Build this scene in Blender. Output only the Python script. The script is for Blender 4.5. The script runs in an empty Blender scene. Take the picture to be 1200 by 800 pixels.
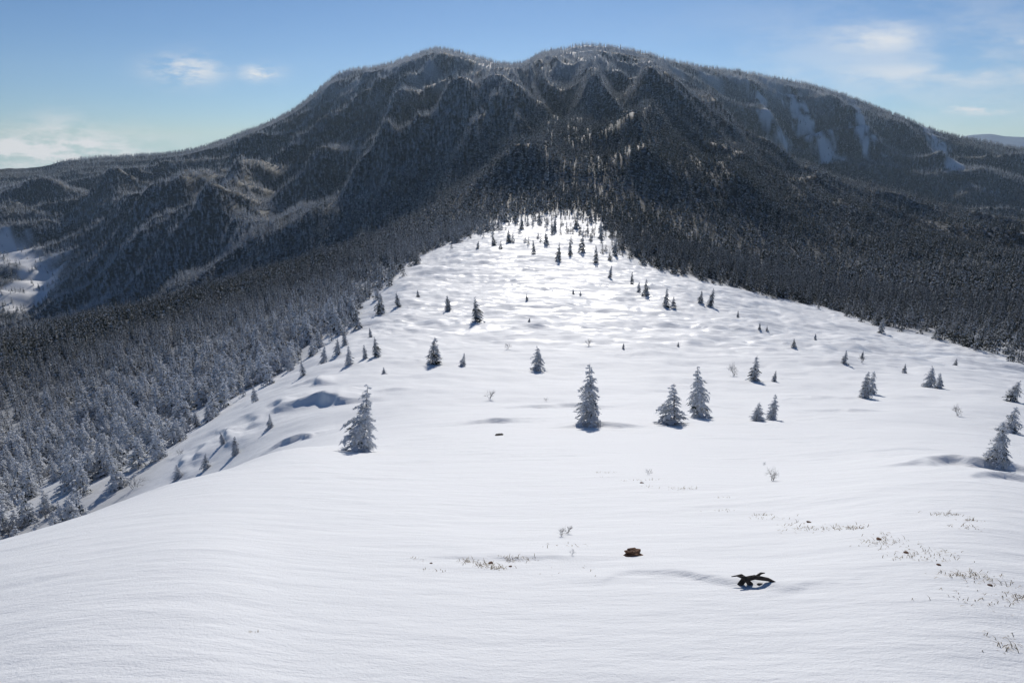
import bpy, math, numpy as np
from mathutils import Vector
rng = np.random.default_rng(7)
PITCH = math.radians(16.4); CP, SP = math.cos(PITCH), math.sin(PITCH)
FPX = 800.0
# ------------------------------------------------------------------ survey helpers
def ray(px, py):
    a = (px-600)/FPX; b = (400-py)/FPX
    return a, CP+SP*b, -SP+CP*b
def P(px, py, r):                      # sighted point: bearing, range, drop per metre below foot
    x, y, z = ray(px, py); h = math.hypot(x, y)
    return (math.atan2(x, y), r, (-2-z/h*r)/r)
def G(deg, r, g): return (math.radians(deg), r, g)

def pchip_slopes(x, y):
    h = np.diff(x); d = np.diff(y)/h
    m = np.zeros_like(y)
    for i in range(1, len(x)-1):
        if d[i-1]*d[i] > 0:
            w1 = 2*h[i]+h[i-1]; w2 = h[i]+2*h[i-1]
            m[i] = (w1+w2)/(w1/d[i-1]+w2/d[i])
    m[0] = d[0]; m[-1] = d[-1]
    return m
def pchip(x, y, q):
    x = np.asarray(x, float); y = np.asarray(y, float)
    m = pchip_slopes(x, y)
    q = np.clip(q, x[0], x[-1])
    i = np.clip(np.searchsorted(x, q)-1, 0, len(x)-2)
    h = x[i+1]-x[i]; t = (q-x[i])/h
    return ((2*t**3-3*t**2+1)*y[i]+(t**3-2*t**2+t)*h*m[i]+(-2*t**3+3*t**2)*y[i+1]+(t**3-t**2)*h*m[i+1])

near = []
NR = [0.3, 1, 2.75, 3.9, 5.2, 7.5, 10.5, 14, 19, 28, 38]
NT = {  # bearing : g at each range
 -42:[.06,.07,.10,.14,.185,.24,.297,.375,.45,.53,.545],
 -28:[.07,.09,.13,.165,.20,.255,.292,.322,.385,.445,.46],
 -21:[.08,.11,.165,.20,.235,.275,.305,.325,.338,.385,.395],
 -10:[.09,.13,.19,.23,.265,.305,.335,.355,.365,.368,.362],
   0:[.10,.15,.205,.24,.274,.32,.345,.358,.368,.364,.358],
  20:[.10,.14,.185,.215,.245,.285,.315,.335,.345,.345,.338],
  41:[.09,.12,.14,.155,.17,.20,.235,.26,.282,.298,.296]}
for k, r in enumerate(NR):
    near.append([G(t, r, NT[t][k]) for t in sorted(NT)])
far = [
 [(0,612,62),(100,570,62),(200,532,62),(300,478,62),(400,448,62),(600,445,60),(800,450,60),(1000,458,62),(1200,468,62)],
 [(0,560,110),(200,470,110),(330,425,106),(420,387,108),(600,386,105),(800,395,105),(1000,412,107),(1200,436,110)],
 [(0,510,170),(200,425,170),(350,375,166),(430,350,165),(480,336,165),(600,333,165),(800,347,165),(1000,378,170),(1200,403,170)],
 [(0,445,290),(200,385,290),(350,338,280),(470,298,270),(600,276,270),(700,283,270),(800,306,270),(1000,346,280),(1200,364,290)],
 [(0,397,470),(100,376,470),(200,354,470),(350,312,450),(480,277,430),(600,250,400),(700,251,400),(800,268,420),(1000,308,440),(1200,325,450)],
 [(0,425,680),(100,402,680),(200,378,660),(350,326,620),(480,270,580),(600,230,520),(700,222,520),(800,232,550),(1000,270,600),(1200,290,650)],
 [(0,385,1000),(100,375,960),(200,335,900),(350,292,850),(480,238,750),(600,184,700),(700,174,690),(800,182,740),(900,215,800),(1000,238,860),(1200,266,900)],
 [(0,305,1400),(100,300,1350),(200,262,1250),(350,222,1150),(480,158,1050),(600,122,1000),(700,102,1000),(760,104,1020),(800,112,1000),(870,158,980),(940,200,960),(1040,224,960),(1200,254,1010)],
 [(0,250,1750),(100,262,1700),(200,228,1580),(350,184,1400),(480,122,1250),(600,104,1200),(700,80,1230),(760,76,1250),(800,92,1230),(870,142,1150),(940,188,1100),(1040,216,1100),(1200,245,1170)],
 [(0,225,2100),(100,228,2050),(200,200,1900),(350,152,1650),(480,96,1430),(600,96,1330),(700,72,1330),(760,90,1400),(800,128,1450),(870,194,1420),(940,244,1420),(1040,262,1450),(1200,268,1550)],
 [(0,215,2500),(100,196,2400),(200,187,2250),(300,161,2000),(400,100,1690),(515,72,1550),(600,84,1430),(700,62,1400),(760,70,1480),(800,92,1600),(870,120,1750),(960,156,1850),(1050,194,1950),(1120,208,2000),(1200,214,2100)],
 [(0,198,2900),(40,197,2850),(80,188,2750),(200,180,2520),(300,150,2200),(350,125,2000),(390,92,1850),(400,86,1800),(450,77,1720),(490,64,1690),(515,57,1670),(545,65,1600),(600,76,1520),(640,62,1480),(680,55,1460),(750,62,1560),(790,73,1750),(870,85,2000),(960,103,2200),(1050,135,2330),(1100,155,2420),(1160,168,2520),(1200,175,2600)],
]
layers = near + [[P(*p) for p in L] for L in far]
sky_l = layers[-1]; SKYK = len(layers)-1
def ext(L, f, z): return [(t, r*f, (-2-z)/(r*f)) for t, r, g in L]
layers.append(ext(sky_l, 1.6, -190.0))
layers.append([(math.radians(t), 7000, 430/7000) for t in (-45, -20, 0, 20, 45)])
layers.append([G(-45,15000,.040), G(-38,15000,.042), G(-34,15000,.042),G(0,15000,.04),G(28,15000,.018), G(33,15000,-.006),G(36,15000,-.003),G(45,15000,.003)])
layers.append([G(-45,24000,.04), G(0,24000,.04), G(45,24000,.03)])
layers.append([G(-45,60000,.036), G(0,60000,.034), G(25,60000,.03), G(45,60000,.012)])

# ------------------------------------------------------------------ grid
th_main = np.radians(np.linspace(-48, 48, 961))
th_l = np.radians(np.linspace(-180, -48.6, 70)); th_r = -th_l[::-1]
TH = np.concatenate([th_l, th_main, th_r])
LR = np.concatenate([np.linspace(math.log(.3), math.log(3), 90, endpoint=False),
                     np.linspace(math.log(3), math.log(420), 700, endpoint=False),
                     np.linspace(math.log(420), math.log(3200), 360, endpoint=False),
                     np.linspace(math.log(3200), math.log(60000), 90)])
R = np.exp(LR)
nT, nR = len(TH), len(LR)
RK = np.zeros((len(layers), nT)); GK = np.zeros_like(RK)
uq = np.linspace(-math.pi, math.pi, 1801); kern = np.exp(-(np.arange(-30, 31)*.2/3.2)**2); kern /= kern.sum()
for k, L in enumerate(layers):
    L = sorted(L); t = [p[0] for p in L]; r = [math.log(p[1]) for p in L]; g = [p[2] for p in L]
    rm = .5*(r[0]+r[-1]); gm = .5*(g[0]+g[-1])
    t = [-math.pi]+t+[math.pi]; r = [rm]+r+[rm]; g = [gm]+g+[gm]
    RK[k] = pchip(t, r, TH); GK[k] = pchip(t, g, TH)
    if k < 13:
        gu = pchip(t, g, uq); gu = np.convolve(np.pad(gu, 30, mode='edge'), kern, 'valid'); GK[k] = np.interp(TH, uq, gu)
Z = np.zeros((nR, nT))
for j in range(nT):
    Z[:, j] = -2 - pchip(RK[:, j], GK[:, j], LR)*R
X = R[:, None]*np.sin(TH)[None]; Y = R[:, None]*np.cos(TH)[None]
RR = np.broadcast_to(R[:, None], Z.shape); TT = np.broadcast_to(TH[None], Z.shape)
SKYR = np.exp(RK[SKYK])[None]; SKYS = (-GK[SKYK]-2/SKYR[0])[None]

# noise --------------------------------------------------------------
perm = rng.permutation(4096); gr = rng.uniform(0, 2*math.pi, 4096); GX, GY = np.cos(gr), np.sin(gr)
def pn(x, y):
    xi = np.floor(x).astype(np.int64); yi = np.floor(y).astype(np.int64)
    fx = x-xi; fy = y-yi
    u = fx*fx*fx*(fx*(fx*6-15)+10); v = fy*fy*fy*(fy*(fy*6-15)+10)
    def g(ix, iy, dx, dy):
        h = perm[(perm[ix & 4095]+iy) & 4095]
        return GX[h]*dx+GY[h]*dy
    a = g(xi, yi, fx, fy); b = g(xi+1, yi, fx-1, fy); c = g(xi, yi+1, fx, fy-1); d = g(xi+1, yi+1, fx-1, fy-1)
    return (a+(b-a)*u+(c-a)*v+(a-b-c+d)*u*v)*1.5
def fbm(x, y, o=4, gain=.5):
    s = 0; a = 1
    for i in range(o):
        s = s+a*pn(x*2**i+17.3*i, y*2**i-9.1*i); a *= gain
    return s
def sst(a, b, x):
    t = np.clip((x-a)/(b-a), 0, 1); return t*t*(3-2*t)

def zat(x, y, A=None):
    A = Z if A is None else A
    r = np.hypot(x, y); t = np.arctan2(x, y)
    fi = np.interp(np.log(np.maximum(r, .3)), LR, np.arange(nR)); fj = np.interp(t, TH, np.arange(nT))
    i = np.minimum(fi.astype(int), nR-2); j = np.minimum(fj.astype(int), nT-2); a = fi-i; b = fj-j
    return A[i, j]*(1-a)*(1-b)+A[i+1, j]*a*(1-b)+A[i, j+1]*(1-a)*b+A[i+1, j+1]*a*b
def hit(px, py, rmin=1.0):
    x, y, z = ray(px, py); h = math.hypot(x, y); x /= h; y /= h; z /= h
    rs = np.exp(np.linspace(math.log(rmin), math.log(6000), 4000))
    d = zat(x*rs, y*rs)-z*rs
    k = np.argmax(d > 0)
    if d[k] <= 0: k = int(np.argmax(d/rs))
    r = rs[k]
    return x*r, y*r, float(zat(np.array([x*r]), np.array([y*r]))[0])

def polydist(x, y, pts):
    best = np.full(x.shape, 1e9)
    for (x0, y0), (x1, y1) in zip(pts[:-1], pts[1:]):
        dx, dy = x1-x0, y1-y0; L = dx*dx+dy*dy+1e-9
        t = np.clip(((x-x0)*dx+(y-y0)*dy)/L, 0, 1)
        best = np.minimum(best, np.hypot(x-x0-t*dx, y-y0-t*dy))
    return best
# mountain ribs (crest lines sighted on the base terrain)
ribs = [
 ([(645,78),(600,115),(560,145),(500,190),(430,238),(385,272),(345,305)], 78, 90),
 ([(600,100),(560,125),(500,160),(440,200),(380,240)], -50, 50),
 ([(550,76),(500,118),(440,158),(380,205),(320,262),(290,300)], 66, 70),
 ([(530,90),(470,122),(415,158),(350,215),(300,270)], -36, 38),
 ([(515,68),(460,105),(410,140),(350,190),(290,240),(255,290)], 60, 65),
 ([(450,86),(400,120),(340,155),(270,205),(215,260)], 60, 70),
 ([(420,105),(360,140),(300,175),(240,215),(190,262)], -36, 40),
 ([(395,98),(340,135),(270,168),(200,205),(150,240)], 52, 80),
 ([(300,162),(220,192),(140,208),(60,225)], 40, 90),
 ([(0,236),(60,238),(130,250),(178,268),(182,300),(140,345)], 70, 110),
 ([(60,300),(30,340),(0,360)], -30, 60),
 ([(700,70),(695,100),(690,140),(650,190),(610,230)], 40, 55),
 ([(670,95),(655,140),(620,180)], -26, 40),
 ([(755,74),(765,100),(770,130),(760,180),(740,225)], 38, 55),
 ([(730,95),(730,130),(715,170)], -26, 40),
 ([(820,120),(850,170),(870,215),(860,250)], 26, 60),
 ([(900,180),(960,225),(990,265)], 24, 60),
 ([(870,95),(890,130),(905,165)], 60, 80),
 ([(960,112),(1000,150),(1030,190)], 65, 80),
 ([(1050,142),(1080,180),(1100,205)], 55, 80),
 ([(925,115),(950,150),(975,190)], -50, 60),
 ([(1090,160),(1110,180),(1120,200)], -45, 60),
 ([(1200,185),(1160,215),(1140,235)], 50, 100),
]
far_sel = R > 330
xs, ys = X[far_sel], Y[far_sel]
ratio = RR[far_sel]/SKYR
wob = fbm(xs/160, ys/160, 3)
add = np.zeros_like(xs)
for pts, A, w in ribs:
    pw = [hit(px, py, 300)[:2] for px, py in pts]
    d = polydist(xs+wob*14, ys-wob*10, pw)
    add += A*np.exp(-np.sqrt((d/w)**2+.012)*1.6)*(1+.3*wob)
# spurs and gullies fanning out from the summit plateau
sxm, sym = -20., 1750.
phi = np.arctan2(xs-sxm, -(ys-sym)); ds = np.hypot(xs-sxm, ys-sym)
fan = 1-2*np.sqrt((pn(phi*7+wob*.25, ds/900+3)*1.3)**2+.003)
fan2 = 1-2*np.sqrt((pn(phi*19+wob*.45+8, ds/420)*1.3)**2+.008)
env = sst(120, 500, ds)*sst(480, 900, RR[far_sel])*sst(4500, 3000, RR[far_sel])
add += env*(fan*26+fan2*14+fbm(xs/55, ys/55, 3)*4-12)
add -= 26*sst(700, 1050, RR[far_sel])*sst(4500, 3000, RR[far_sel])
add *= .05+.95*sst(.998, .90, ratio)
relief = np.zeros_like(Z); relief[far_sel] = add+20*sst(700, 1050, RR[far_sel])
# nothing in front of the summit ridge may stand higher than it
ceil = RR[far_sel]*(SKYS-.004)
zz_ = Z[far_sel]+add; k_ = .003*RR[far_sel]
soft = -k_*np.logaddexp(-zz_/k_, -ceil/k_)
wgt = sst(1.0, .97, ratio)
zz_ = zz_*(1-wgt)+soft*wgt
zz_ += sst(9000, 14000, RR[far_sel])*fbm(xs/1800, ys/1800, 4)*70
zz_ += fbm(xs/45, ys/45, 3)*3.*sst(.9, 1, ratio)*sst(1.1, 1, ratio)
Z[far_sel] = zz_

# snowfield outline -------------------------------------------------
def pol(deg, r): return (r*math.sin(math.radians(deg)), r*math.cos(math.radians(deg)))
poly = [(-60,-80), pol(-80,30), pol(-55,32), pol(-42,36), pol(-35,42), pol(-29,56)]
poly += [hit(*p, 12)[:2] for p in [(225,508),(275,470),(335,438),(392,402),(428,362),(475,315),(515,291),(556,275),(598,261),(632,252),(662,250),(690,258),(705,274),(720,298),(760,314),(860,338),(960,360),(1050,388),(1150,412),(1215,432)]]
poly += [pol(50,110), pol(80,100), (80,-80)]
poly_c = poly+[poly[0]]
def inside(x, y):
    c = np.zeros(x.shape, bool)
    for (x0, y0), (x1, y1) in zip(poly_c[:-1], poly_c[1:]):
        cond = ((y0 > y) != (y1 > y))
        xx = (x1-x0)*(y-y0)/(y1-y0+1e-12)+x0
        c ^= cond & (x < xx)
    return c
def sdf(x, y):      # >0 inside the snowfield
    d = polydist(x, y, poly_c); return np.where(inside(x, y), d, -d)
nr_sel = R < 700
SD = np.full(Z.shape, -1e3); SD[nr_sel] = sdf(X[nr_sel], Y[nr_sel])
snow = sst(-.05, .004, SD/RR+fbm(X/14, Y/14, 3)*.016+fbm(X/40, Y/40, 2)*.02)
# open snowy gullies / clearings on the mountain
clear = np.zeros_like(Z)
for pts, w in [([(0,292),(25,305),(55,322),(30,345),(0,352)], 40), ([(925,112),(945,150),(975,190)], 22), ([(1080,148),(1100,172),(1118,198)], 24),
               ([(890,112),(900,135),(915,160)], 14), ([(1000,120),(1010,150),(1020,170)], 12)]:
    pw = [hit(px, py, 500)[:2] for px, py in pts]
    d = np.full(Z.shape, 1e9); d[far_sel] = polydist(X[far_sel], Y[far_sel], pw)
    clear = np.maximum(clear, (1-sst(w*.1, w*1.6, d+fbm(X/24, Y/24, 4)*30))*(1 if w > 30 else .85))
floor_snow = np.maximum(.75*sst(300, 120, RR), .7*sst(30, 190, Z)*sst(3300, 2500, RR)*sst(-.5, .5, fbm(X/90, Y/90, 3)))
# snow micro relief
amp = sst(3, 70, RR)*sst(-.05, .03, SD/RR)
rough_zone = sst(55, 120, RR)
Z += amp*(fbm(X/11, Y/8, 4)*.27+ rough_zone*(fbm(X/16+3, Y/11, 4)*.6 + (np.abs(fbm(X/7, Y/5, 3))-.3)*.42))
Z += sst(1.5, 8, RR)*(1-sst(30, 70, RR))*fbm((X*.93+Y*.35)/3.0, (Y*.93-X*.35)/.8, 5)*.032*np.clip(.5+1.2*fbm(X/7, Y/7, 2), .08, 1.8)
# wind drifts
def drift(px, py, ang, L, W, H, st=.15):
    global Z
    x0, y0, _ = hit(px, py); a = math.radians(ang)
    dx, dy = X-x0, Y-y0
    u = dx*math.cos(a)+dy*math.sin(a); v = -dx*math.sin(a)+dy*math.cos(a)
    v = v+.25*W*np.sin(u/L*3.0)+fbm(X/W*.8, Y/W*.8, 3)*W*.3
    Z += H*np.exp(-(u/L)**2)*np.where(v > 0, np.exp(-(v/W)**2), np.exp(-(v/(W*st))**2))
drift(345,517,8,1.6,1.5,.38); drift(385,472,-28,3.4,2.8,.95,.2); drift(368,450,-40,2.4,2.4,.65,.2); drift(330,475,-50,3,2,.5,.25); drift(1135,546,8,1.5,1.2,.24); drift(1185,562,20,1.0,1.0,.12)
drift(630,478,5,2.0,1.6,.18); drift(840,680,-8,.7,.5,.04); drift(600,655,4,.7,.5,.03); drift(705,500,5,1.6,1.5,.25)
for px, py in [(300,492),(268,512),(240,530),(215,545)]:
    drift(px, py, -58, rng.uniform(2.5,4.5), rng.uniform(1,1.8), rng.uniform(.3,.5), .3)
for i in range(26):
    drift(rng.uniform(450,1150), rng.uniform(395,500), rng.uniform(-15,25), rng.uniform(1,2.5), rng.uniform(.7,1.8), rng.uniform(.06,.17), .2)

# ------------------------------------------------------------------ materials
def newmat(name):
    m = bpy.data.materials.new(name); m.use_nodes = True
    nt = m.node_tree; nt.nodes.clear()
    o = nt.nodes.new('ShaderNodeOutputMaterial'); b = nt.nodes.new('ShaderNodeBsdfPrincipled')
    nt.links.new(b.outputs[0], o.inputs[0])
    return m, nt, b
def N(nt, t, **kw):
    n = nt.nodes.new(t)
    for k, v in kw.items(): setattr(n, k, v)
    return n
def noise(nt, vec, scale, detail=4, rough=.55):
    n = N(nt, 'ShaderNodeTexNoise'); n.inputs['Scale'].default_value = scale; n.inputs['Detail'].default_value = detail
    n.inputs['Roughness'].default_value = rough
    nt.links.new(vec, n.inputs['Vector']); return n.outputs['Fac']
def mrange(nt, v, a, b, c=0, d=1, sm=True):
    n = N(nt, 'ShaderNodeMapRange'); n.interpolation_type = 'SMOOTHSTEP' if sm else 'LINEAR'
    nt.links.new(v, n.inputs[0])
    for i, q in enumerate((a, b, c, d)): n.inputs[i+1].default_value = q
    return n.outputs[0]
def math_(nt, op, a, b=None):
    n = N(nt, 'ShaderNodeMath', operation=op)
    for i, q in enumerate((a, b)):
        if q is None: continue
        if isinstance(q, (int, float)): n.inputs[i].default_value = q
        else: nt.links.new(q, n.inputs[i])
    return n.outputs[0]
def mixc(nt, f, a, b):
    n = N(nt, 'ShaderNodeMix', data_type='RGBA')
    if isinstance(f, (int, float)): n.inputs[0].default_value = f
    else: nt.links.new(f, n.inputs[0])
    for i, q in ((6, a), (7, b)):
        if isinstance(q, tuple): n.inputs[i].default_value = (*q, 1)
        else: nt.links.new(q, n.inputs[i])
    return n.outputs[2]

tm, nt, bs = newmat('snow_terrain')
geo = N(nt, 'ShaderNodeNewGeometry'); pos = geo.outputs['Position']
at = N(nt, 'ShaderNodeAttribute', attribute_name='snow'); ac = N(nt, 'ShaderNodeAttribute', attribute_name='clearing'); aice = N(nt, 'ShaderNodeAttribute', attribute_name='ice'); ahaze = N(nt, 'ShaderNodeAttribute', attribute_name='haze_tint')
mp = N(nt, 'ShaderNodeMapping'); nt.links.new(pos, mp.inputs[0]); mp.inputs['Rotation'].default_value = (0, 0, math.radians(22)); mp.inputs['Scale'].default_value = (.35, 1.3, 1)
st = mp.outputs[0]
snowc = mixc(nt, noise(nt, pos, .6, 5), (.83,.845,.86), (.875,.88,.89))
scrub = mixc(nt, mrange(nt, noise(nt, pos, .35, 6, .7), .48, .64), (.045,.048,.045), (.36,.39,.43))
scrub = mixc(nt, ahaze.outputs['Fac'], scrub, (.16,.23,.34))  # aerial haze painted in: far ground colour shifts to blue
m1 = mixc(nt, ac.outputs['Fac'], scrub, snowc)
m2 = mixc(nt, at.outputs['Fac'], m1, snowc)
nt.links.new(m2, bs.inputs['Base Color'])
n_ice = mrange(nt, noise(nt, st, .35, 4), .5, .62)
rg = math_(nt, 'MULTIPLY', n_ice, aice.outputs['Fac'])
nt.links.new(mrange(nt, rg, 0, 1, .7, .38, False), bs.inputs['Roughness'])
nt.links.new(mrange(nt, at.outputs['Fac'], 0, 1, .05, .32, False), bs.inputs['Specular IOR Level'])
b1 = N(nt, 'ShaderNodeBump'); b1.inputs['Strength'].default_value = .7; b1.inputs['Distance'].default_value = .06
nt.links.new(noise(nt, st, 2.2, 7, .6), b1.inputs['Height'])
b2 = N(nt, 'ShaderNodeBump'); b2.inputs['Strength'].default_value = .6; b2.inputs['Distance'].default_value = .008
nt.links.new(noise(nt, pos, 60, 3, .7), b2.inputs['Height']); nt.links.new(b1.outputs[0], b2.inputs['Normal'])
b3 = N(nt, 'ShaderNodeBump'); b3.inputs['Strength'].default_value = .5; b3.inputs['Distance'].default_value = .5
nt.links.new(math_(nt, 'MULTIPLY', noise(nt, st, .5, 5, .6), aice.outputs['Fac']), b3.inputs['Height']); nt.links.new(b2.outputs[0], b3.inputs['Normal'])
nt.links.new(b3.outputs[0], bs.inputs['Normal'])

fm, nt, bs = newmat('frosted_needles')
geo = N(nt, 'ShaderNodeNewGeometry')
fr = N(nt, 'ShaderNodeAttribute', attribute_name='frost_shade', attribute_type='INSTANCER')
sn = N(nt, 'ShaderNodeAttribute', attribute_name='sn')
sep = N(nt, 'ShaderNodeSeparateXYZ'); nt.links.new(geo.outputs['Normal'], sep.inputs[0])
v = math_(nt, 'ADD', fr.outputs['Fac'], math_(nt, 'MULTIPLY', math_(nt, 'SUBTRACT', sep.outputs[2], .3), .4))
v = math_(nt, 'SUBTRACT', v, sn.outputs['Fac'])
f = mrange(nt, v, -.08, .10)
oi = N(nt, 'ShaderNodeObjectInfo')
green = mixc(nt, oi.outputs['Random'], (.022,.034,.028), (.045,.054,.044))
fc = mixc(nt, f, green, (.83,.85,.88))
nt.links.new(fc, bs.inputs['Base Color'])
bs.inputs['Roughness'].default_value = .7; bs.inputs['Specular IOR Level'].default_value = .2
tr = N(nt, 'ShaderNodeBsdfTranslucent'); nt.links.new(fc, tr.inputs[0])
mxs = N(nt, 'ShaderNodeMixShader'); mxs.inputs[0].default_value = .32
nt.links.new(bs.outputs[0], mxs.inputs[1]); nt.links.new(tr.outputs[0], mxs.inputs[2])
nt.links.new(mxs.outputs[0], [n for n in nt.nodes if n.type == 'OUTPUT_MATERIAL'][0].inputs[0])
bark, nt, bs = newmat('bark')
geo = N(nt, 'ShaderNodeNewGeometry')
nt.links.new(mixc(nt, mrange(nt, noise(nt, geo.outputs['Position'], 9, 4), .5, .62), (.05,.04,.032), (.45,.47,.5)), bs.inputs['Base Color']); bs.inputs['Roughness'].default_value = .9
twm, nt, bs = newmat('frosted_twigs')
geo = N(nt, 'ShaderNodeNewGeometry')
nt.links.new(mixc(nt, mrange(nt, noise(nt, geo.outputs['Position'], 3, 4), .42, .6), (.10,.08,.065), (.55,.57,.6)), bs.inputs['Base Color']); bs.inputs['Roughness'].default_value = .9
def simple(name, c1, c2, sc, rough=.9, bump=.4):
    m, nt, bs = newmat(name); tc = N(nt, 'ShaderNodeTexCoord')
    nf = noise(nt, tc.outputs['Object'], sc, 6, .65)
    nt.links.new(mixc(nt, mrange(nt, nf, .38, .62), c1, c2), bs.inputs['Base Color']); bs.inputs['Roughness'].default_value = rough
    b = N(nt, 'ShaderNodeBump'); b.inputs['Strength'].default_value = bump; b.inputs['Distance'].default_value = .02
    nt.links.new(nf, b.inputs['Height']); nt.links.new(b.outputs[0], bs.inputs['Normal']); return m
rockm = simple('brown_rock', (.13,.065,.035), (.28,.15,.085), 14)
darkm = simple('dark_wood', (.018,.015,.013), (.07,.055,.045), 20)
grassm = simple('straw', (.24,.16,.08), (.40,.30,.16), 9)

# ------------------------------------------------------------------ terrain mesh
def grid_mesh(name, X, Y, Z):
    nr, nc = Z.shape
    me = bpy.data.meshes.new(name); co = np.stack([X, Y, Z], -1).astype(np.float32).reshape(-1, 3)
    idx = np.arange(nr*nc).reshape(nr, nc)
    q = np.stack([idx[:-1, :-1], idx[:-1, 1:], idx[1:, 1:], idx[1:, :-1]], -1)[:, :, ::-1].reshape(-1, 4)
    me.vertices.add(len(co)); me.vertices.foreach_set('co', co.ravel())
    me.loops.add(q.size); me.loops.foreach_set('vertex_index', q.ravel().astype(np.int32))
    me.polygons.add(len(q)); me.polygons.foreach_set('loop_start', (np.arange(len(q))*4).astype(np.int32))
    me.update(calc_edges=True); me.polygons.foreach_set('use_smooth', np.ones(len(q), bool)); return me
me = grid_mesh('snowy_mountain_terrain', X, Y, Z)
if me.polygons[200000].normal.z < 0: me.flip_normals()
ice = sst(70, 120, RR)*sst(420, 260, RR)
for nm, A in (('snow', snow), ('clearing', np.maximum(clear, floor_snow)), ('ice', ice), ('haze_tint', sst(3500, 6000, RR))):
    a = me.attributes.new(nm, 'FLOAT', 'POINT'); a.data.foreach_set('value', A.astype(np.float32).ravel())
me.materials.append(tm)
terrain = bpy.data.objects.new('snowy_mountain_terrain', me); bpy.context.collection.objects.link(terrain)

# ------------------------------------------------------------------ trees
def mesh_from(name, V, F, mats, MI=None, SN=None, smooth=False):
    me = bpy.data.meshes.new(name); me.from_pydata([tuple(v) for v in V], [], F)
    for m in mats: me.materials.append(m)
    if MI is not None: me.polygons.foreach_set('material_index', np.array(MI, np.int32))
    if SN is not None:
        a = me.attributes.new('sn', 'FLOAT', 'FACE'); a.data.foreach_set('value', np.array(SN, np.float32))
    me.update(); return me
def tube(V, F, pts, rads, n=5):
    pts = [np.array(p, float) for p in pts]; base = len(V)
    for i, (p, r) in enumerate(zip(pts, rads)):
        d = pts[min(i+1, len(pts)-1)]-pts[max(i-1, 0)]; d /= np.linalg.norm(d)+1e-9
        a = np.cross(d, [0, 0, 1] if abs(d[2]) < .9 else [1, 0, 0]); a /= np.linalg.norm(a); b = np.cross(d, a)
        for k in range(n):
            t = 2*math.pi*k/n; V.append(p+r*(math.cos(t)*a+math.sin(t)*b))
    c = 0
    for i in range(len(pts)-1):
        for k in range(n):
            F.append((base+i*n+k, base+i*n+(k+1) % n, base+(i+1)*n+(k+1) % n, base+(i+1)*n+k)); c += 1
    return c
def conifer(name, seed, nlev, nbr, ntw, R0=.23, bend=0., gap=.12, low=.05, fat=.42, clumpy=.5, wind=0., pads=0, ps=1.):
    g = np.random.default_rng(seed); V = []; F = []; MI = []; SN = []
    bx, by = math.cos(seed*2.1)*bend, math.sin(seed*2.1)*bend
    ax = lambda z: np.array([bx*z*z, by*z*z, z])
    c = tube(V, F, [ax(z) for z in (-.05, .3, .65, .99)], [.02, .016, .009, .003], 5); MI += [0]*c; SN += [1]*c
    def diamond(p, d, l, w, s):
        d = d/np.linalg.norm(d); side = np.cross(d, [0, 0, 1]); side /= np.linalg.norm(side)+1e-9
        side = side+g.normal(0, .35, 3); m = p+d*l*.5+np.array([0, 0, l*.12]); b = len(V)
        V.extend([p, m-side*w*.5-np.array([0,0,w*.15]), p+d*l-np.array([0,0,l*.12]), m+side*w*.5-np.array([0,0,w*.15]), m+np.array([0,0,w*.12])])
        F.extend([(b, b+1, b+4), (b+1, b+2, b+4), (b+2, b+3, b+4), (b+3, b, b+4)]); MI.extend([1]*4)
        SN.extend([s+g.normal(0, .06) for _ in range(4)])
    def pad(p, r):                 # lump of settled snow riding on a bough
        b = len(V); n = 6
        for zz, rr in ((-.25, .8), (.1, 1.0), (.5, .6)):
            for k in range(n):
                t = 2*math.pi*k/n; V.append(p+np.array([math.cos(t)*rr*r*g.uniform(.75, 1.25), math.sin(t)*rr*r*g.uniform(.75, 1.25), zz*r*g.uniform(.8, 1.2)]))
        V.append(p+np.array([0, 0, .65*r])); cnt = 0
        for i in range(2):
            for k in range(n): F.append((b+i*n+k, b+i*n+(k+1) % n, b+(i+1)*n+(k+1) % n, b+(i+1)*n+k)); cnt += 1
        for k in range(n): F.append((b+2*n+k, b+2*n+(k+1) % n, b+3*n)); cnt += 1
        MI.extend([1]*cnt); SN.extend([-1.5]*cnt)
    for i in range(nlev):
        z = low+(.97-low)*(i/(nlev-1))**.92
        lev = g.uniform(.75, 1.2)
        for k in range(nbr if z < .85 else max(3, nbr-3)):
            if g.random() < gap: continue
            phi = 2*math.pi*(k+g.random()*.9)/nbr+i*1.3
            L = (R0*(1-z)**.82*g.uniform(.5, 1.3)*lev+.018)*(1-.25*max(0, (.15-z)/.15))*(1+wind*math.cos(phi))
            zz = z+g.normal(0, .4/nlev)
            o = np.array([math.cos(phi), math.sin(phi), 0]); p0 = ax(zz)
            up = .25 if z > .8 else -.12
            s0 = g.random(); 
            end = lambda t: p0+o*L*t+np.array([0, 0, up*L*t-.42*L*t*t])
            if ntw == 0:
                diamond(p0, end(1)-p0, L*1.08, L*.75, s0); continue
            for q in range(ntw):
                t = (q+1)/(ntw+.3); p = end(t); l = L*(.62-.28*t)
                for sg in (-1, 1):
                    a = phi+sg*g.uniform(.5, 1.1)
                    diamond(p-o*l*.2, np.array([math.cos(a), math.sin(a), -.3+g.normal(0, .2)]), l*g.uniform(.7, 1.2), l*fat*g.uniform(.8, 1.4), clumpy*s0+(1-clumpy)*g.random())
            diamond(end(.55), end(1.05)-end(.55), L*.55, L*.25, s0)
            if pads and L > .04:
                for tt in (.4, .65, .9):
                    if g.random() < pads: pad(end(tt+g.uniform(-.1, .1))+np.array([0, 0, .008]), ps*g.uniform(.011, .026))
    return mesh_from(name, V, F, [bark, fm], MI, SN)
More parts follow.
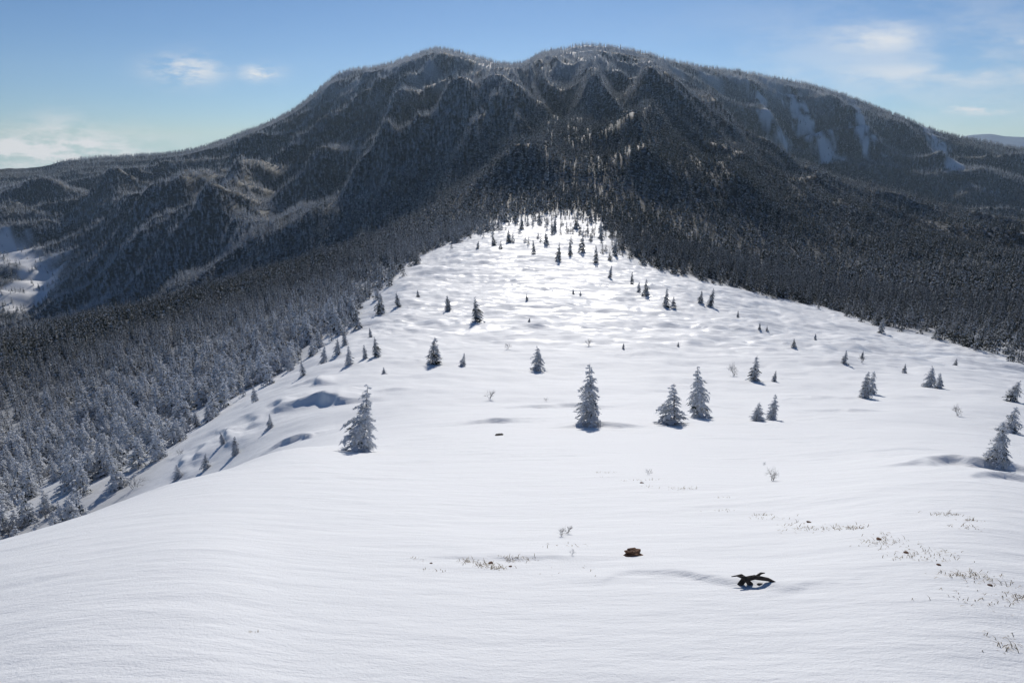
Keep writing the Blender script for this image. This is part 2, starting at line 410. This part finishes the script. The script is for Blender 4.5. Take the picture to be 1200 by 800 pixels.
def shrub(name, seed, n=34, droop=0.):
    g = np.random.default_rng(seed); V = []; F = []
    def grow(p, d, l, r, dep):
        q = p+d*l; m = (p+q)/2+g.normal(0, l*.05, 3)
        tube(V, F, [p, m, q], [r, r*.8, r*.55], 3)
        if dep > 0:
            for _ in range(g.integers(3, 5)):
                nd = d+g.normal(0, .5, 3); nd[2] += .1; nd /= np.linalg.norm(nd)
                grow(p+(q-p)*g.uniform(.45, 1), nd, l*g.uniform(.5, .75), r*.55, dep-1)
    for _ in range(5):
        d = np.array([g.normal(0, .35), g.normal(0, .35), 1.]); d /= np.linalg.norm(d)
        grow(np.array([g.normal(0, .03), g.normal(0, .03), -.03]), d, .42, .012, 3)
    return mesh_from(name, V, F, [twm])
near_meshes = [conifer('fir_near_%d' % i, 11+i, (18, 20, 15, 18, 17)[i], 9, 4, R0=(.25, .22, .29, .24, .21)[i], bend=(.04, .1, .02, .08, .05)[i], gap=(.22, .16, .3, .22, .28)[i], wind=(.3, .1, .35, .2, .3)[i], fat=.36, pads=.55, clumpy=.7) for i in range(5)]
protos = []
for i in range(5): protos.append(conifer('fir_mid_%d' % i, 40+i, 13, 7, 2, R0=(.2, .17, .22, .19, .24)[i], gap=.15, fat=.5))
for i in range(5): protos.append(conifer('fir_far_%d' % i, 70+i, 9, 6, 0, R0=(.2, .17, .22, .19, .16)[i], gap=.12))
protos.append(shrub('shrub_a', 3)); protos.append(shrub('shrub_b', 5))
for i in range(3): protos.append(conifer('fir_rimed_%d' % i, 90+i, 12, 8, 3, R0=(.30, .26, .34)[i], gap=.22, fat=.5, wind=.25, bend=.08, pads=.35, ps=1.6))
col = bpy.data.collections.new('forest_tree_kinds')
for i, m in enumerate(protos):
    o = bpy.data.objects.new('kind_%02d' % i, m); col.objects.link(o)

# forest points
def sample(n, r0, r1, sp):
    rs = np.linspace(r0, r1, 400); pdf = rs/sp(rs)**2; cdf = np.cumsum(pdf); tot = cdf[-1]*(rs[1]-rs[0])*math.radians(96)
    n = int(tot); u = rng.random(n)*cdf[-1]; r = np.interp(u, cdf, rs); t = np.radians(rng.uniform(-48, 48, n))
    return r*np.sin(t), r*np.cos(t), r
spf = lambda r: np.interp(r, [30, 120, 400, 900, 1600, 2800], [1.6, 2.4, 3.3, 4.4, 6.0, 9.5])
fx, fy, frr = sample(0, 30, 2800, spf)
sd = np.full(fx.shape, -1e3); s_ = frr < 700; sd[s_] = sdf(fx[s_], fy[s_])
tip = np.exp(-((np.arctan2(fx, fy)-.07)/.14)**2)*sst(200, 300, frr)
sdn = sd/frr+fbm(fx/25, fy/25, 3)*(.014+.02*tip)
prob = np.where(sdn < 0, 1-tip*.55*sst(-.05,-.005,sdn), np.exp(-sdn/(.010+.008*tip))*(.22+.25*tip)+tip*.16*(sdn > 0))
clr = zat(fx, fy, clear); prob *= 1-clr*.85
dens = .85+.6*fbm(fx/70+5, fy/70, 3); prob *= np.clip(dens, .45, 1)
k = rng.random(len(fx)) < prob
fx, fy, frr, sdn = fx[k], fy[k], frr[k], sdn[k]
fz = zat(fx, fy); rel = zat(fx, fy, relief)
h = rng.uniform(.65, 1.2, len(fx))*np.interp(frr, [40, 120, 300, 700, 1400, 2800], [2.4, 4.4, 6.6, 8.2, 9.2, 12])
h *= np.where(sdn > -.01, np.where(sdn > .004, .65, .8), 1)
idx = np.where(frr < 330, rng.integers(0, 5, len(fx)), rng.integers(5, 10, len(fx)))
th_ = np.arctan2(fx, fy)
idx = np.where((th_ < -.1)*(frr < 190)*(rng.random(len(fx)) < sst(190, 90, frr)*.85), 12+rng.integers(0, 3, len(fx)), idx)
shp = (rng.random(len(fx)) < .14*sst(-.2, -.5, th_)*(frr < 260)); idx = np.where(shp, 10+rng.integers(0, 2, len(fx)), idx); h = np.where(shp, h*.7, h)
frost_shade = .46+.46*sst(-20, 170, fz)+.10*fbm(fx/120, fy/120, 2)
frost_shade += .25*sst(240, 90, frr)*sst(-.1, -.35, th_)
frost_shade += .12*sst(.0, -.2, th_)*sst(800, 1200, frr)+np.clip(.013*rel, -.35, .4)*sst(600, 900, frr)+.05*rng.normal(size=len(fx))  # relief term paints gully shade and bright crests into the tree colour
frost_shade -= .16*sst(.0, .15, th_)*sst(1250, 1100, frr)+.16*sst(230, 330, frr)*sst(650, 500, frr)*sst(-.1, -.3, th_)
print('TREES', len(fx))
pm = bpy.data.meshes.new('conifer_forest'); pm.vertices.add(len(fx))
pm.vertices.foreach_set('co', np.stack([fx, fy, fz-.15], -1).astype(np.float32).ravel())
def pattr(nm, ty, A, key='value'):
    a = pm.attributes.new(nm, ty, 'POINT'); a.data.foreach_set(key, A.ravel())
pattr('hgt', 'FLOAT', h.astype(np.float32)); pattr('kind', 'INT', idx.astype(np.int32)); pattr('frost_shade', 'FLOAT', frost_shade.astype(np.float32))
rot = np.stack([rng.normal(0, .04, len(fx)), rng.normal(0, .04, len(fx)), rng.uniform(0, 6.28, len(fx))], -1).astype(np.float32)
pattr('rot', 'FLOAT_VECTOR', rot, 'vector')
fo = bpy.data.objects.new('conifer_forest', pm); bpy.context.collection.objects.link(fo)
ng = bpy.data.node_groups.new('plant_forest', 'GeometryNodeTree')
ng.interface.new_socket('Geometry', in_out='INPUT', socket_type='NodeSocketGeometry'); ng.interface.new_socket('Geometry', in_out='OUTPUT', socket_type='NodeSocketGeometry')
gi = ng.nodes.new('NodeGroupInput'); go = ng.nodes.new('NodeGroupOutput'); iop = ng.nodes.new('GeometryNodeInstanceOnPoints'); ci = ng.nodes.new('GeometryNodeCollectionInfo')
ci.inputs['Collection'].default_value = col; ci.inputs['Separate Children'].default_value = True; ci.inputs['Reset Children'].default_value = True
def na(nm, ty):
    n = ng.nodes.new('GeometryNodeInputNamedAttribute'); n.data_type = ty; n.inputs['Name'].default_value = nm; return n.outputs['Attribute']
ng.links.new(gi.outputs[0], iop.inputs['Points']); ng.links.new(ci.outputs[0], iop.inputs['Instance']); iop.inputs['Pick Instance'].default_value = True
ng.links.new(na('kind', 'INT'), iop.inputs['Instance Index']); ng.links.new(na('rot', 'FLOAT_VECTOR'), iop.inputs['Rotation']); ng.links.new(na('hgt', 'FLOAT'), iop.inputs['Scale'])
ng.links.new(iop.outputs[0], go.inputs[0])
md = fo.modifiers.new('plant', 'NODES'); md.node_group = ng

# individual trees on the open snow: base pixel sighting, height in px
def place(name, mesh, px, py, hp, frost_shade=.6, rot=None, lean=(0, 0), wide=1., rmin=3.):
    x, y, z = hit(px, py, rmin); depth = y*CP-z*SP
    hm = hp/FPX*depth
    o = bpy.data.objects.new(name, mesh); bpy.context.collection.objects.link(o)
    o.location = (x, y, z-.02*hm); o.scale = (hm*wide, hm*wide, hm)
    o.rotation_euler = (lean[0], lean[1], rng.uniform(0, 6.28) if rot is None else rot)
    o['frost_shade'] = frost_shade
    return o
T = [(425,528,80,.75,1.15),(690,494,70,.66,1.15),(790,497,52,.6,1.35),(817,489,66,.62,1.05),(507,426,34,.35,1.35),(558,377,30,.3,1.05),(525,363,18,.3,1.2),
 (543,429,17,.5,1.),(631,434,30,.5,1.3),(883,446,31,.45,1.2),(908,447,14,.4,1.),(1013,466,33,.5,1.1),(1021,462,30,.5,1.),(1090,453,26,.5,1.3),(1101,455,20,.5,1.3),(1060,437,12,.4,1.),
 (1168,541,52,.6,1.25),(1182,506,34,.5,1.3),(1183,470,29,.4,1.3),(989,426,17,.45,1.1),(440,418,25,.4,1.),(428,420,18,.5,1.),(448,368,28,.3,1.),(466,359,18,.3,1.),(409,427,24,.6,1.1),
 (397,415,20,.5,1.1),(490,348,9,.3,1.2),(756,346,20,.25,.9),(749,343,14,.25,.9),(780,360,24,.25,.9),(789,361,14,.3,1.1),(832,359,22,.25,1.),(822,355,16,.25,1.),(715,326,16,.25,.8),
 (740,333,16,.2,.8),(930,406,10,.3,1.2),(890,386,9,.3,1.),(899,388,7,.3,1.),(730,409,8,.3,1.),(672,345,8,.3,1.),(617,352,8,.3,1.),(620,377,5,.3,1.6),(680,346,6,.3,1.),
 (1032,390,19,.25,1.),(795,406,6,.3,1.3),(242,549,20,.5,1.2),(276,532,24,.5,1.2),(318,501,18,.5,1.),(230,500,22,.5,1.1),(450,438,8,.6,1.8),(886,493,24,.75,1.6),(904,492,32,.75,1.2),
 (578,288,14,.2,1.),(596,284,16,.2,.9),(626,298,18,.2,.8),(655,306,22,.2,.8),(668,300,20,.2,.8),(683,296,24,.2,.8),(560,292,10,.2,1.),(699,308,22,.2,.8),(640,286,16,.2,.8),
 (1010,420,10,.3,1.),(1120,428,9,.3,1.),(955,398,8,.3,1.),(865,372,9,.3,1.),(420,385,26,.35,.9),(404,405,22,.4,.9),(415,372,20,.3,.9),(380,425,22,.5,1.),(355,440,20,.5,1.),(300,470,20,.6,1.),(262,520,16,.6,1.2),(210,560,18,.7,1.3),(434,395,12,.4,1.),(612,268,18,.3,.8),(632,262,18,.3,.8),(650,272,20,.3,.8),(676,268,20,.3,.8),(705,280,22,.3,.8),(720,300,22,.3,.8),(693,262,18,.3,.8)]
for i, (px, py, hp, frs, wd) in enumerate(T):
    lean = (rng.normal(0, .05), rng.normal(0, .06))
    if i == 0: lean = (0, -.16)
    if i == 2: lean = (0, .08)
    place('fir_tree', near_meshes[i % 5], px, py, hp, frs+(.14 if frs > .45 else .12), lean=lean, wide=wd, rmin=(12 if px < 330 else 3))
sh1 = shrub('shrub_n', 21); sh2 = shrub('shrub_m', 22)
for i, (px, py, hp) in enumerate([(860,440,20),(905,563,20),(574,468,17),(760,556,10),(665,625,16),(658,628,14),(1122,487,18),(1010,425,12),(595,409,10),(690,405,12),(895,545,6),(640,470,6),(670,650,10)]):
    place('bare_shrub', sh1 if i % 2 else sh2, px, py, hp)

# grass --------------------------------------------------------------
def grass(name, spots):
    V = []; F = []
    for px, py, n, hl, sp in spots:
        x0, y0, z0 = hit(px, py)
        for _ in range(n):
            x = x0+rng.normal(0, sp); y = y0+rng.normal(0, sp*.5); z = float(zat(np.array([x]), np.array([y]))[0])-.005
            a = rng.uniform(0, 6.28); l = hl*rng.uniform(.4, 1.2); ln = rng.uniform(.5, 1.3); w = .0022
            d = np.array([math.cos(a), math.sin(a), 0]); s = np.array([-d[1], d[0], 0])*w
            p = np.array([x, y, z]); m = p+d*l*.35*ln+np.array([0, 0, l*.35]); e = p+d*l*.9*ln+np.array([0, 0, l*.4*rng.uniform(.1, 1.2)])
            b = len(V); V.extend([p-s, p+s, m+s*.8, m-s*.8, e]); F.extend([(b, b+1, b+2, b+3), (b+3, b+2, b+4)])
    o = bpy.data.objects.new(name, mesh_from(name, V, F, [grassm])); bpy.context.collection.objects.link(o)
grass('dry_grass', [(490,655,12,.04,.04),(550,658,30,.06,.05),(568,662,60,.05,.06),(583,666,60,.05,.05),(600,655,30,.06,.06),(620,655,14,.05,.08),(505,668,16,.04,.05),(660,640,12,.08,.1),(300,742,7,.03,.03),(655,672,14,.03,.2)])
grass('dry_grass', [(x+rng.uniform(-12,12), y+rng.uniform(-9, 9), int(rng.integers(6, 40)), .055, rng.uniform(.04,.15)) for x, y in [(710,556),(760,568),(800,578),(850,590),(900,600),(935,608),(950,612),(985,620),(1000,625),(1025,630),(1040,638),(1060,645),(1075,650),(1090,655),(1105,662),(1120,668),(1140,675),(1160,684),(1175,690),(1190,697),(1150,705),(1110,610),(1130,616),(1190,752)] for _ in range(2)])

# stones -------------------------------------------------------------
import bmesh
def stone(name, px, py, sx, sy, sz, mat, seed):
    x, y, z = hit(px, py); bm = bmesh.new(); bmesh.ops.create_icosphere(bm, subdivisions=4, radius=1)
    for v in bm.verts:
        c = np.array(v.co); q = np.sign(c)*np.abs(c)**.7
        n = float(pn(np.array([q[0]*1.3+seed]), np.array([q[1]*1.3+q[2]*1.7]))[0])+.4*float(pn(np.array([q[0]*4+seed]), np.array([q[1]*4+q[2]*4]))[0])
        v.co = Vector(q*(1+.35*n)); v.co.x *= sx; v.co.y *= sy; v.co.z *= sz
    me = bpy.data.meshes.new(name); bm.to_mesh(me); bm.free(); me.materials.append(mat)
    o = bpy.data.objects.new(name, me); bpy.context.collection.objects.link(o); o.location = (x, y, z+sz*.15); o.rotation_euler = (.1, .12, .3*seed)
stone('rock', 742, 650, .068, .05, .04, rockm, 1); stone('rock', 585, 510, .16, .1, .05, darkm, 2)
for i, (px, py, s) in enumerate([(575,660,.018),(1030,632,.022),(1062,648,.018),(1100,662,.015),(948,612,.02),(752,566,.03),(1160,686,.014),(505,660,.01),(598,664,.012)]):
    stone('rock', px, py, s, s*.8, s*.5, rockm, 3+i)
# dark weathered branch stump poking out of the snow
x, y, z = hit(880, 684); V = []; F = []
s = .1
for pts, rr in [([(-.9,0,-.3),(-.5,.05,.5),(.2,0,.75),(1.1,-.1,.62),(1.7,-.1,.3)], [.2,.2,.17,.13,.06]), ([(-.1,-.1,-.6),(-.05,0,.1),(-.5,0,.7),(-1.0,0,.85)], [.24,.2,.14,.05]),
                ([(.1,0,-.4),(.5,-.2,.2),(1.2,-.3,.3)], [.17,.13,.05]), ([(.2,0,.7),(.7,.2,.95),(1.0,.3,.9)], [.1,.08,.03]), ([(-.3,.1,.5),(-.6,.3,.7),(-1.3,.3,.55)], [.12,.08,.03])]:
    tube(V, F, [np.array(p)*np.array([s, s, s*.85])+np.array([x, y, z-.01]) for p in pts], [q*s for q in rr], 7)
o = bpy.data.objects.new('dead_branch', mesh_from('dead_branch', V, F, [darkm])); bpy.context.collection.objects.link(o)

# haze ---------------------------------------------------------------
hm_ = bpy.data.materials.new('air_haze'); hm_.use_nodes = True; nt = hm_.node_tree; nt.nodes.clear()
ho = N(nt, 'ShaderNodeOutputMaterial'); vs = N(nt, 'ShaderNodeVolumeScatter'); vs.inputs['Color'].default_value = (.62, .82, 1, 1)
vs.inputs['Density'].default_value = 4.0e-5; vs.inputs['Anisotropy'].default_value = .45; nt.links.new(vs.outputs[0], ho.inputs['Volume'])
bpy.ops.mesh.primitive_cube_add(size=1, location=(0, 1500, -100)); hz = bpy.context.object; hz.name = 'haze'; hz.scale = (9000, 9000, 1400); hz.data.materials.append(hm_)

# ------------------------------------------------------------------ light, sky, camera
EL, AZ = math.radians(26.5), math.radians(4.5)
w = bpy.data.worlds.new('World'); bpy.context.scene.world = w; w.use_nodes = True; nt = w.node_tree; nt.nodes.clear()
out = N(nt, 'ShaderNodeOutputWorld'); bg = N(nt, 'ShaderNodeBackground'); bg.inputs[1].default_value = .06; nt.links.new(bg.outputs[0], out.inputs[0])
tc = N(nt, 'ShaderNodeTexCoord'); sx = N(nt, 'ShaderNodeSeparateXYZ'); nt.links.new(tc.outputs['Generated'], sx.inputs[0])
sk = N(nt, 'ShaderNodeTexSky'); sk.sky_type = 'NISHITA'; sk.sun_disc = False; sk.sun_elevation = EL; sk.sun_rotation = AZ; sk.altitude = 2500; sk.air_density = 1.; sk.dust_density = .3; sk.ozone_density = 3.
sv = N(nt, 'ShaderNodeCombineXYZ'); nt.links.new(sx.outputs[0], sv.inputs[0]); nt.links.new(sx.outputs[1], sv.inputs[1]); nt.links.new(math_(nt, 'MAXIMUM', sx.outputs[2], .01), sv.inputs[2])
nt.links.new(sv.outputs[0], sk.inputs[0])
tint = mixc(nt, 1.0, sk.outputs[0], (1, 1, 1)); tint.node.blend_type = 'MULTIPLY'; tint.node.inputs[7].default_value = (.76, .95, 1.16, 1)
yy = math_(nt, 'MAXIMUM', sx.outputs[1], .05)
u = math_(nt, 'DIVIDE', sx.outputs[0], yy); ww = math_(nt, 'DIVIDE', sx.outputs[2], yy)
cmb = N(nt, 'ShaderNodeCombineXYZ'); nt.links.new(u, cmb.inputs[0]); nt.links.new(math_(nt, 'MULTIPLY', ww, 3.2), cmb.inputs[1])
cn = noise(nt, cmb.outputs[0], 16, 8, .66); cn2 = noise(nt, cmb.outputs[0], 4.5, 8, .62)
tot = None
for px, py, a, b, s, big in [(218,82,.045,.018,1.1,0),(305,86,.026,.010,1.1,0),(50,176,.14,.026,1.4,0),(75,165,.05,.03,1.,0),(1030,45,.085,.024,.95,1),(1110,88,.22,.022,.8,1),(1150,127,.05,.008,1.1,0),(1190,48,.04,.008,.9,1),(1100,70,.26,.08,.45,1)]:
    x, y, z = ray(px, py); u0, w0 = x/y, z/y
    e = math_(nt, 'ADD', math_(nt, 'POWER', math_(nt, 'ABSOLUTE', math_(nt, 'MULTIPLY', math_(nt, 'SUBTRACT', u, u0), 1/a)), 2), math_(nt, 'POWER', math_(nt, 'ABSOLUTE', math_(nt, 'MULTIPLY', math_(nt, 'SUBTRACT', ww, w0), 1/b)), 2))
    g = math_(nt, 'POWER', 2.718, math_(nt, 'MULTIPLY', e, -1))
    m = math_(nt, 'MULTIPLY', math_(nt, 'MULTIPLY', g, s), mrange(nt, cn2 if big else cn, .36, .62))
    tot = m if tot is None else math_(nt, 'MAXIMUM', tot, m)
tot = math_(nt, 'MULTIPLY', tot, math_(nt, 'GREATER_THAN', sx.outputs[1], .06))
nt.links.new(mixc(nt, math_(nt, 'MINIMUM', tot, .9), tint, (12., 12.6, 13.3)), bg.inputs[0])
sl = bpy.data.lights.new('sun', 'SUN'); sl.energy = 3.4; sl.angle = math.radians(.53); sl.color = (1, .965, .91)
so = bpy.data.objects.new('sun', sl); bpy.context.collection.objects.link(so)
d = Vector((math.sin(AZ)*math.cos(EL), math.cos(AZ)*math.cos(EL), math.sin(EL)))
so.rotation_euler = d.to_track_quat('Z', 'Y').to_euler()
cam = bpy.data.cameras.new('camera'); co = bpy.data.objects.new('camera', cam); bpy.context.collection.objects.link(co)
cam.lens = 24; cam.sensor_width = 36; cam.clip_start = .05; cam.clip_end = 150000
co.rotation_euler = (math.pi/2-PITCH, 0, 0); bpy.context.scene.camera = co
bpy.context.scene.view_settings.view_transform = 'Standard'; bpy.context.scene.view_settings.look = 'None'
